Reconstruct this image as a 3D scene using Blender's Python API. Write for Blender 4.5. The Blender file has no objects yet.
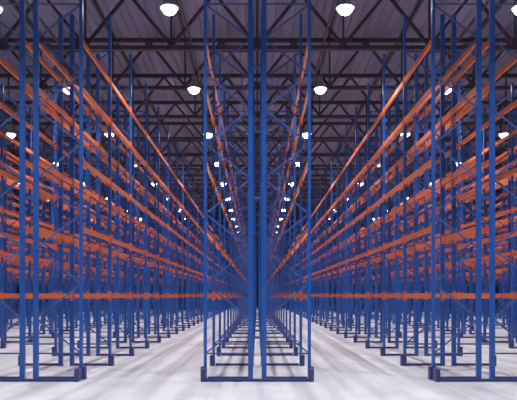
import bpy, bmesh, math, random
from mathutils import Vector, Matrix
random.seed(4)
S = bpy.context.scene
COL = S.collection
# ------------------------------------------------------------------ camera, world, lights, exposure
EYE = 1.8; F = 645.0; D1 = 13.85
cd = bpy.data.cameras.new('camera'); cam = bpy.data.objects.new('camera', cd); COL.objects.link(cam)
cam.location = (0, 0, EYE); cam.rotation_euler = (math.pi/2, 0, 0)
cd.sensor_fit = 'HORIZONTAL'; cd.sensor_width = 36; cd.lens = 36*F/517
cd.shift_x = 1.2/517; cd.shift_y = 95.5/517; cd.clip_end = 300
S.camera = cam
w = bpy.data.worlds.new('World'); S.world = w; w.use_nodes = True
w.node_tree.nodes['Background'].inputs[0].default_value = (0.55, 0.6, 0.8, 1)
w.node_tree.nodes['Background'].inputs[1].default_value = 0.3
S.view_settings.view_transform = 'Standard'; S.view_settings.look = 'None'
S.view_settings.gamma = 1; S.view_settings.use_curve_mapping = False
S.view_settings.exposure = 0.0
S.cycles.max_bounces = 8; S.cycles.diffuse_bounces = 5
LAMP_W = 1380.0
LAMP_COL = (0.94, 0.95, 1.0)
LAMP_Z = EYE+7.99; LAMP_Y0 = 17.95; LAMP_DY = 7.03; LAMP_X = 2.448

# ------------------------------------------------------------------ materials
def nd(t, k, **kw):
    n = t.nodes.new(k)
    for a, b in kw.items(): setattr(n, a, b)
    return n
def mat(name, col, rough=.5, metal=0, var=.12, scale=3.0, stretch=(1, 1, 1), bump=0, coat=0, wear=None, spec=.5):
    m = bpy.data.materials.new(name); m.use_nodes = True; t = m.node_tree
    b = t.nodes['Principled BSDF']
    tc = nd(t, 'ShaderNodeTexCoord'); mp = nd(t, 'ShaderNodeMapping'); mp.inputs['Scale'].default_value = stretch
    t.links.new(tc.outputs['Object'], mp.inputs[0])
    nz = nd(t, 'ShaderNodeTexNoise'); nz.inputs['Scale'].default_value = scale; nz.inputs['Detail'].default_value = 5
    t.links.new(mp.outputs[0], nz.inputs[0])
    cr = nd(t, 'ShaderNodeValToRGB')
    cr.color_ramp.elements[0].position = .3; cr.color_ramp.elements[1].position = .7
    cr.color_ramp.elements[0].color = tuple(c*(1-var) for c in col)+(1,)
    cr.color_ramp.elements[1].color = tuple(min(1, c*(1+var)) for c in col)+(1,)
    t.links.new(nz.outputs[0], cr.inputs[0])
    out = cr.outputs[0]
    if wear:
        n2 = nd(t, 'ShaderNodeTexNoise'); n2.inputs['Scale'].default_value = 14; n2.inputs['Detail'].default_value = 6
        t.links.new(tc.outputs['Object'], n2.inputs[0])
        r2 = nd(t, 'ShaderNodeValToRGB'); r2.color_ramp.elements[0].position = .66; r2.color_ramp.elements[1].position = .72
        t.links.new(n2.outputs[0], r2.inputs[0])
        mx = nd(t, 'ShaderNodeMixRGB'); mx.inputs[2].default_value = tuple(wear)+(1,)
        t.links.new(r2.outputs[0], mx.inputs[0]); t.links.new(out, mx.inputs[1]); out = mx.outputs[0]
    t.links.new(out, b.inputs['Base Color'])
    b.inputs['Roughness'].default_value = rough; b.inputs['Metallic'].default_value = metal
    b.inputs['Specular IOR Level'].default_value = spec
    b.inputs['Coat Weight'].default_value = coat; b.inputs['Coat Roughness'].default_value = .25
    if bump:
        bp = nd(t, 'ShaderNodeBump'); bp.inputs['Strength'].default_value = bump
        t.links.new(nz.outputs[0], bp.inputs['Height']); t.links.new(bp.outputs[0], b.inputs['Normal'])
    return m
M = dict(
    blue=mat('blue_paint', (.022, .108, .43), .30, var=.15, coat=.3, wear=(.05, .16, .5)),
    brace=mat('brace_paint', (.06, .11, .34), .4, var=.15, coat=.2),
    orange=mat('orange_paint', (.82, .19, .04), .30, var=.12, coat=.35, wear=(.7, .25, .12)),
    guard=mat('guard_paint', (.04, .05, .19), .45, var=.2),
    steel=mat('galvanised_steel', (.42, .42, .47), .45, .6, var=.2, scale=9),
    truss=mat('truss_paint', (.075, .07, .10), .6, var=.2),
    deck=mat('roof_deck', (.22, .235, .38), .6, var=.25, scale=.6, stretch=(1, .15, 1)),
    wall=mat('wall_panel', (.10, .10, .13), .7, var=.15, scale=.5),
    lamp=mat('lamp_housing', (.5, .5, .54), .4, .5),
)
def emis(name, col, s):
    m = bpy.data.materials.new(name); m.use_nodes = True
    b = m.node_tree.nodes['Principled BSDF']; b.inputs['Base Color'].default_value = (.9, .9, .9, 1)
    b.inputs['Emission Color'].default_value = tuple(col)+(1,); b.inputs['Emission Strength'].default_value = s
    return m
M['glow'] = emis('lamp_lens', (.97, .96, 1), 14)
# concrete: polished slab with fine mottling and long wheel tracks along the aisles
m = bpy.data.materials.new('polished_concrete'); m.use_nodes = True; t = m.node_tree; b = t.nodes['Principled BSDF']
tc = nd(t, 'ShaderNodeTexCoord')
def noise(sc, st, det=6):
    mp = nd(t, 'ShaderNodeMapping'); mp.inputs['Scale'].default_value = st; t.links.new(tc.outputs['Object'], mp.inputs[0])
    n = nd(t, 'ShaderNodeTexNoise'); n.inputs['Scale'].default_value = sc; n.inputs['Detail'].default_value = det
    t.links.new(mp.outputs[0], n.inputs[0]); return n
def ramp(src, p0, c0, p1, c1):
    r = nd(t, 'ShaderNodeValToRGB'); e = r.color_ramp.elements
    e[0].position = p0; e[0].color = tuple(c0)+(1,); e[1].position = p1; e[1].color = tuple(c1)+(1,)
    t.links.new(src, r.inputs[0]); return r
n1 = noise(1.1, (1, 1, 1)); n2 = noise(2.4, (1, .05, 1), 4)
r1 = ramp(n1.outputs[0], .35, (.68, .69, .70), .7, (.81, .82, .83))
r2 = ramp(n2.outputs[0], .42, (1, 1, 1), .68, (.70, .69, .72))
mx = nd(t, 'ShaderNodeMixRGB', blend_type='MULTIPLY'); mx.inputs[0].default_value = 1
t.links.new(r1.outputs[0], mx.inputs[1]); t.links.new(r2.outputs[0], mx.inputs[2])
t.links.new(mx.outputs[0], b.inputs['Base Color']); b.inputs['Roughness'].default_value = .38
M['floor'] = m

# ------------------------------------------------------------------ mesh helpers
class MB:
    def __init__(s): s.bm = bmesh.new()
    def box(s, x0, x1, y0, y1, z0, z1):
        v = [s.bm.verts.new((x, y, z)) for x in (x0, x1) for y in (y0, y1) for z in (z0, z1)]
        for f in ((0, 1, 3, 2), (4, 6, 7, 5), (0, 4, 5, 1), (2, 3, 7, 6), (0, 2, 6, 4), (1, 5, 7, 3)):
            s.bm.faces.new([v[i] for i in f])
        return s
    def prism(s, prof, axis, a, b):
        """closed 2-D outline swept along an axis"""
        def P(u, v, w): return {'x': (w, u, v), 'y': (u, w, v), 'z': (u, v, w)}[axis]
        A = [s.bm.verts.new(P(u, v, a)) for u, v in prof]; B = [s.bm.verts.new(P(u, v, b)) for u, v in prof]
        n = len(prof)
        for i in range(n): s.bm.faces.new((A[i], A[(i+1) % n], B[(i+1) % n], B[i]))
        s.bm.faces.new(A[::-1]); s.bm.faces.new(B)
        return s
    def bar(s, p, q, wd, th=None, n=4):
        th = th or wd; p = Vector(p); q = Vector(q); d = (q-p).normalized()
        up = Vector((0, 1, 0)) if abs(d.y) < .9 else Vector((0, 0, 1))
        a = d.cross(up).normalized(); c = a.cross(d).normalized()
        R = []
        for e in (p, q):
            if n == 4: ring = [e+a*sx*wd/2+c*sy*th/2 for sx, sy in ((-1, -1), (1, -1), (1, 1), (-1, 1))]
            else: ring = [e+a*math.cos(2*math.pi*k/n)*wd/2+c*math.sin(2*math.pi*k/n)*wd/2 for k in range(n)]
            R.append([s.bm.verts.new(v) for v in ring])
        for i in range(n): s.bm.faces.new((R[0][i], R[0][(i+1) % n], R[1][(i+1) % n], R[1][i]))
        s.bm.faces.new(R[0][::-1]); s.bm.faces.new(R[1])
        return s
    def lathe(s, prof, n=20):
        rings = []
        for r, z in prof:
            if r < 1e-5: rings.append([s.bm.verts.new((0, 0, z))])
            else: rings.append([s.bm.verts.new((r*math.cos(2*math.pi*k/n), r*math.sin(2*math.pi*k/n), z)) for k in range(n)])
        for A, B in zip(rings, rings[1:]):
            for k in range(n):
                a0 = A[k % len(A)]; a1 = A[(k+1) % len(A)]; b0 = B[k % len(B)]; b1 = B[(k+1) % len(B)]
                vs = []
                for v in (a0, a1, b1, b0):
                    if v not in vs: vs.append(v)
                if len(vs) > 2: s.bm.faces.new(vs)
        return s
    def mesh(s, name, m, smooth=False):
        bmesh.ops.recalc_face_normals(s.bm, faces=s.bm.faces)
        me = bpy.data.meshes.new(name); s.bm.to_mesh(me); s.bm.free(); me.materials.append(M[m])
        if smooth:
            for p in me.polygons: p.use_smooth = True
        return me
def ob(name, me, parent=None, loc=(0, 0, 0)):
    o = bpy.data.objects.new(name, me); COL.objects.link(o); o.location = loc
    if parent: o.parent = parent
    return o
def thing(o, label, cat, group=None):
    o['label'] = label; o['category'] = cat
    if group: o['group'] = group
    return o
def struct(name, me, label=None, loc=(0, 0, 0)):
    o = ob(name, me, None, loc); o['kind'] = 'structure'
    if label: o['label'] = label
    return o

# ------------------------------------------------------------------ building shell
HX = 27.2; Y0 = -6.0; Y1 = 112.0; ROOF = EYE+11.6
struct('floor', MB().box(-HX, HX, Y0, Y1, -.2, 0).mesh('floor', 'floor'), 'pale polished concrete warehouse floor')
def ribbed(along, a0, a1, step, fixed, depth, lo, hi):
    """outline of profiled sheet: trapezoid ribs"""
    pts = []; a = a0
    while a < a1-1e-6:
        pts += [(a, fixed), (a+step*.35, fixed), (a+step*.45, fixed+depth), (a+step*.9, fixed+depth)]; a += step
    pts.append((a1, fixed))
    return pts
rp = ribbed('x', -HX, HX, .8, ROOF, .09, 0, 0)
rp = rp+[(HX, ROOF+.3), (-HX, ROOF+.3)]
struct('ceiling', MB().prism(rp, 'y', Y0, Y1).mesh('ceiling', 'deck'), 'mauve grey profiled metal roof deck')
struct('wall_left', MB().box(-HX-.2, -HX, Y0, Y1, -.2, ROOF+.3).mesh('wall', 'wall'))
struct('wall_right', MB().box(HX, HX+.2, Y0, Y1, -.2, ROOF+.3).mesh('wall', 'wall'))
wp = ribbed('x', -HX, HX, .8, Y1, -.04, 0, 0)+[(HX, Y1+.2), (-HX, Y1+.2)]
struct('wall_back', MB().prism(wp, 'z', -.2, ROOF+.3).mesh('wall', 'wall'))
struct('wall_front', MB().box(-HX, HX, Y0-.2, Y0, -.2, ROOF+.3).mesh('wall', 'wall'))

# roof trusses across the hall, a run of purlins above them
CH = EYE+9.2; TOP = ROOF-.30; NODE = 3.2
def truss_mesh():
    t = MB()
    t.box(-HX, HX, -.10, .10, CH-.075, CH+.075); t.box(-HX, HX, -.09, .09, TOP-.09, TOP+.09)
    k = -8
    while k*NODE < HX:
        x = k*NODE
        for sx in (-1, 1):
            xe = x+sx*NODE/2
            if abs(xe) < HX: t.bar((x, 0, CH+.08), (xe, 0, TOP-.06), .11)
        if abs(x) < HX: t.bar((x, 0, CH+.08), (x, 0, TOP-.06), .07)
        k += 1
    return t.mesh('roof_truss', 'truss')
tm = truss_mesh()
ty = 24.0-4.6*5; n = 0
while ty < Y1-1:
    o = struct('roof_truss', tm, None, (0, ty, 0)); ty += 4.6; n += 1
pm = MB()
for i in range(-8, 9): pm.box(i*3.2-.05, i*3.2+.05, Y0+.1, Y1-.1, TOP+.09, ROOF-.005)
struct('roof_purlins', pm.mesh('roof_purlins', 'truss'))
# longitudinal ties at the bottom chord, over each aisle edge
for x in [k*LAMP_X for k in (-9, -7, -5, -3, -1, 1, 3, 5, 7, 9)]:
    struct('roof_tie', MB().bar((0, Y0+.2, 0), (0, Y1-.2, 0), .07).mesh('roof_tie', 'truss'), None, (x, 0, CH+.14))

# ------------------------------------------------------------------ high bay lamps
ROD = CH+.11-LAMP_Z
bell = MB().lathe([(.0, .34), (.07, .34), (.10, .30), (.12, .20), (.20, .10), (.27, .02), (.27, 0), (.25, 0), (.18, .09), (.0, .12)], 20).mesh('lamp_shade', 'lamp', True)
lens = MB().lathe([(0, .08), (.17, .05), (.205, 0), (.20, -.06), (.15, -.13), (.08, -.17), (0, -.18)], 20).mesh('lens', 'glow', True)
rod = MB().bar((0, 0, .33), (0, 0, ROD), .025, n=6).mesh('suspension_rod', 'steel')
box = MB().box(-.09, .09, -.06, .06, .34, .50).mesh('ballast_box', 'steel')
ORD = ['first', 'second', 'third', 'fourth', 'fifth', 'sixth', 'seventh', 'eighth', 'ninth', 'tenth', 'eleventh', 'twelfth', 'thirteenth']
AIS = {-7: 'fourth aisle to the left', 7: 'fourth aisle to the right', -5: 'third aisle to the left', -3: 'aisle behind the left rack', -1: 'left aisle', 1: 'right aisle', 3: 'aisle behind the right rack', 5: 'third aisle to the right'}
pl = bpy.data.lights.new('lamp_light', 'SPOT'); pl.energy = LAMP_W; pl.color = LAMP_COL; pl.shadow_soft_size = .14
pl.spot_size = math.radians(114); pl.spot_blend = 1.0
for ai, an in AIS.items():
    c = 0
    for k in range(-3, 13):
        y = LAMP_Y0+k*LAMP_DY; x = ai*LAMP_X
        inview = y > 16 and abs(x)*F/y < 285
        if k < -2 or k > (9 if abs(ai) == 1 else 7) or (abs(ai) == 5 and k < 0) or (abs(ai) == 7 and k < 2): continue
        e = ob('high_bay_lamp', None, None, (x, y, LAMP_Z))
        if inview:
            lab = 'glowing high bay lamp over the %s, %s from the camera' % (an, ORD[c])
            c += 1
        else:
            lab = 'white high bay lamp out of frame over the %s, %s' % (an, {-3: 'most rearward', -2: 'rearmost', -1: 'middle one', 0: 'foremost'}.get(k, 'one further'))
        thing(e, lab, 'lamp', 'high bay lamps over the aisles')
        ob('lamp_shade', bell, e); o = ob('lens', lens, e); o['label'] = 'bright white lens'
        ob('suspension_rod', rod, e); ob('ballast_box', box, e)
        L = bpy.data.objects.new('lamp_light', pl); COL.objects.link(L); L.parent = e; L.location = (0, 0, -.32)

# ------------------------------------------------------------------ pallet racking
PITCH = 4.896; XO = 1.116; XI = .145; BAY = 2.7; NB = 34; PH = 9.0
LEVELS = [1.79, 3.24, 4.70, 6.27, 7.30]
PW = .105; PA = .066; PD = .08
# frame is built for a rack whose inner post stands at x = 0 and aisle post at x = -DEP ; mirrored by a second mesh set
DEP = XO-XI
def post_mesh(pw):
    h, d, tk = pw/2, PD/2, .012
    prof = [(-h, -d), (h, -d), (h, d), (h*.45, d), (h*.45, d-tk), (h-tk, d-tk), (h-tk, -d+tk), (-h+tk, -d+tk), (-h+tk, d-tk), (-h*.45, d-tk), (-h*.45, d), (-h, d)]
    m = MB().prism(prof, 'z', .012, PH)
    return m
def post_full(pw):
    m = post_mesh(pw); m.box(-pw/2, pw/2, -PD/2-.04, PD/2+.03, 0, .012)
    return m
def brace_mb(s, m=None):
    m = m or MB(); a, b = 0.0, s*DEP
    ins = .03*s
    zi = 1.306; zs = .75
    pts = [(b, zi-zs)]
    z = zi; side = 0
    while z < PH-.25:
        pts.append(((a if side == 0 else b), z)); z += zs; side ^= 1
    for (x0, z0), (x1, z1) in zip(pts, pts[1:]): m.bar((x0, 0, z0), (x1, 0, z1), .032, .025)
    for z in (zi-zs, pts[-1][1]): m.bar((a, 0, z), (b, 0, z), .032, .025)
    return m
def rail_mb(s, m=None):
    m = m or MB(); lo, hi = sorted((0, s*DEP)); m.box(lo+.05, hi-.05, -.03, .03, .005, .06); return m
def prot_mb(s, m=None):
    m = m or MB(); x = s*DEP; h = PW/2+.012
    # U-shaped steel boot round the aisle side of the post
    xo = x+s*(h+.03); xi = x-s*.03
    lo, hi = sorted((x+s*h, xo)); m.box(lo, hi, -h-.02, h+.02, 0, .27)
    lo, hi = sorted((xi, x+s*h)); m.box(lo, hi, -h-.02, -h, 0, .27); m.box(lo, hi, h, h+.02, 0, .27)
    return m
postm = post_full(PW).mesh('post', 'blue'); posta = post_full(PA).mesh('post', 'blue')
bracem = {s: brace_mb(s).mesh('bracing', 'brace') for s in (-1, 1)}
railm = {s: rail_mb(s).mesh('ground_rail', 'guard') for s in (-1, 1)}
protm = {s: prot_mb(s).mesh('post_protector', 'guard') for s in (-1, 1)}
def whole_frame(s):
    m = MB()
    for x, h in ((0, PW/2), (s*DEP, PA/2)): m.box(x-h, x+h, -PD/2, PD/2, 0, PH)
    brace_mb(s, m); rail_mb(s, m)
    x = s*DEP+s*.04; m.box(x-.06, x+.06, -.08, .08, 0, .27)
    return m.mesh('upright_frame', 'blue')
wholem = {s: whole_frame(s) for s in (-1, 1)}
def beam_into(m, x, y0, y1, z):
    h, w_ = .058, .025
    prof = [(x-w_, z-h), (x+w_, z-h), (x+w_, z+h*.45), (x+w_*.2, z+h*.45), (x+w_*.2, z+h), (x-w_, z+h)]
    m.prism(prof, 'y', y0+PD/2+.004, y1-PD/2-.004)
    for ya, yb in ((y0+PD/2, y0+PD/2+.006), (y1-PD/2-.006, y1-PD/2)):
        m.box(x-.038, x+.038, ya, yb, z-.12, z+.12)
    return m
beamm = beam_into(MB(), 0, 0, BAY, 0).mesh('shelf_beam', 'orange')
spacerm = MB().box(-XI*2+PW/2+.004, -PW/2, -.02, .02, -.025, .025).mesh('row_spacer', 'brace')

def rack_row(cx, s, label, start=0, detail=12):
    """one single-depth row; s = -1 faces its aisle to the left, +1 to the right"""
    ox = cx+s*XI
    root = ob('pallet_rack_row', None, None, (ox, D1, 0))
    thing(root, label, 'pallet rack', 'long rows of empty pallet racking')
    for i in range(start, NB+1):
        y = i*BAY
        if i-start < detail:
            if True:
                f = ob('upright_frame', bracem[s], root, (0, y, 0))
                ob('post', postm, f); ob('post', posta, f, (s*DEP, 0, 0))
                ob('ground_rail', railm[s], f)
                p = ob('post_protector', protm[s], f); p['label'] = 'dark blue steel boot on the aisle post'
        else:
            ob('upright_frame', wholem[s], root, (0, y, 0))
        if s > 0:
            for z in (.9, 3.9, 6.7):
                if i-start < 8: ob('row_spacer', spacerm, root, (0, y, z))
    nb = 10
    far = MB()
    for i in range(start, NB):
        for z in LEVELS:
            for x in (0, s*DEP):
                if i-start < nb: ob('shelf_beam', beamm, root, (x, i*BAY, z))
                else: beam_into(far, x, i*BAY, (i+1)*BAY, z)
    if NB-start > nb:
        o = ob('shelf_beams', far.mesh('shelf_beams', 'orange'), root); o['kind'] = 'stuff'
    return root
rack_row(0, -1, 'left half of the central double rack, facing the left aisle')
rack_row(0, 1, 'right half of the central double rack, facing the right aisle')
rack_row(-PITCH, 1, 'blue and orange rack row lining the left side of the left aisle')
rack_row(PITCH, -1, 'blue and orange rack row lining the right side of the right aisle')
rack_row(-PITCH, -1, 'rack row backing onto the one that lines the left aisle')
rack_row(PITCH, 1, 'rack row backing onto the one that lines the right aisle')
rack_row(-2*PITCH, 1, 'rack row across the aisle behind the left double rack', 2, 6)
rack_row(2*PITCH, -1, 'rack row across the aisle behind the right double rack', 2, 6)
rack_row(-2*PITCH, -1, 'rack row at the back of the second double rack to the left', 3, 5)
rack_row(2*PITCH, 1, 'rack row at the back of the second double rack to the right', 3, 5)
rack_row(-3*PITCH, 1, 'outer rack row glimpsed far left beyond two aisles', 6, 0)
rack_row(3*PITCH, -1, 'outer rack row glimpsed far right beyond two aisles', 6, 0)
rack_row(-3*PITCH, -1, 'rack row at the back of the third double rack to the left', 7, 0)
rack_row(3*PITCH, 1, 'rack row at the back of the third double rack to the right', 7, 0)
for q, a, b in ((4, 9, 11), (5, 14, 15)):
    w_ = {4: 'fourth', 5: 'fifth'}[q]
    rack_row(-q*PITCH, 1, 'distant rack row, aisle-facing half of the %s double rack to the left' % w_, a, 0)
    rack_row(q*PITCH, -1, 'distant rack row, aisle-facing half of the %s double rack to the right' % w_, a, 0)
    rack_row(-q*PITCH, -1, 'distant rack row, back half of the %s double rack to the left' % w_, b, 0)
    rack_row(q*PITCH, 1, 'distant rack row, back half of the %s double rack to the right' % w_, b, 0)

# low end guards in front of the double racks
def end_guard(cx, label):
    hw = XO-.0
    r = ob('rack_end_guard', None, None, (cx, D1-.38, 0))
    thing(r, label, 'rack guard', 'low guards at the near ends of the racks')
    m = MB().box(-hw, hw, -.03, .03, .005, .06)
    ob('guard_rail', m.mesh('guard_rail', 'guard'), r)
    for s in (-1, 1):
        x = s*(hw+.0); m = MB(); lo, hi = sorted((x-s*.03, x+s*.06))
        prof = [(lo, -.06), (hi, -.06), (hi, .22), (lo, .22)]
        m.prism(prof, 'z', 0, .27)
        bm = m.bm; bmesh.ops.bevel(bm, geom=[e for e in bm.edges], offset=.01, segments=1, affect='EDGES')
        ob('corner_post', m.mesh('corner_post', 'guard'), r)
end_guard(0, 'low dark blue steel guard at the foot of the central rack')
end_guard(-PITCH, 'low dark blue steel guard at the foot of the left rack')
end_guard(PITCH, 'low dark blue steel guard at the foot of the right rack')
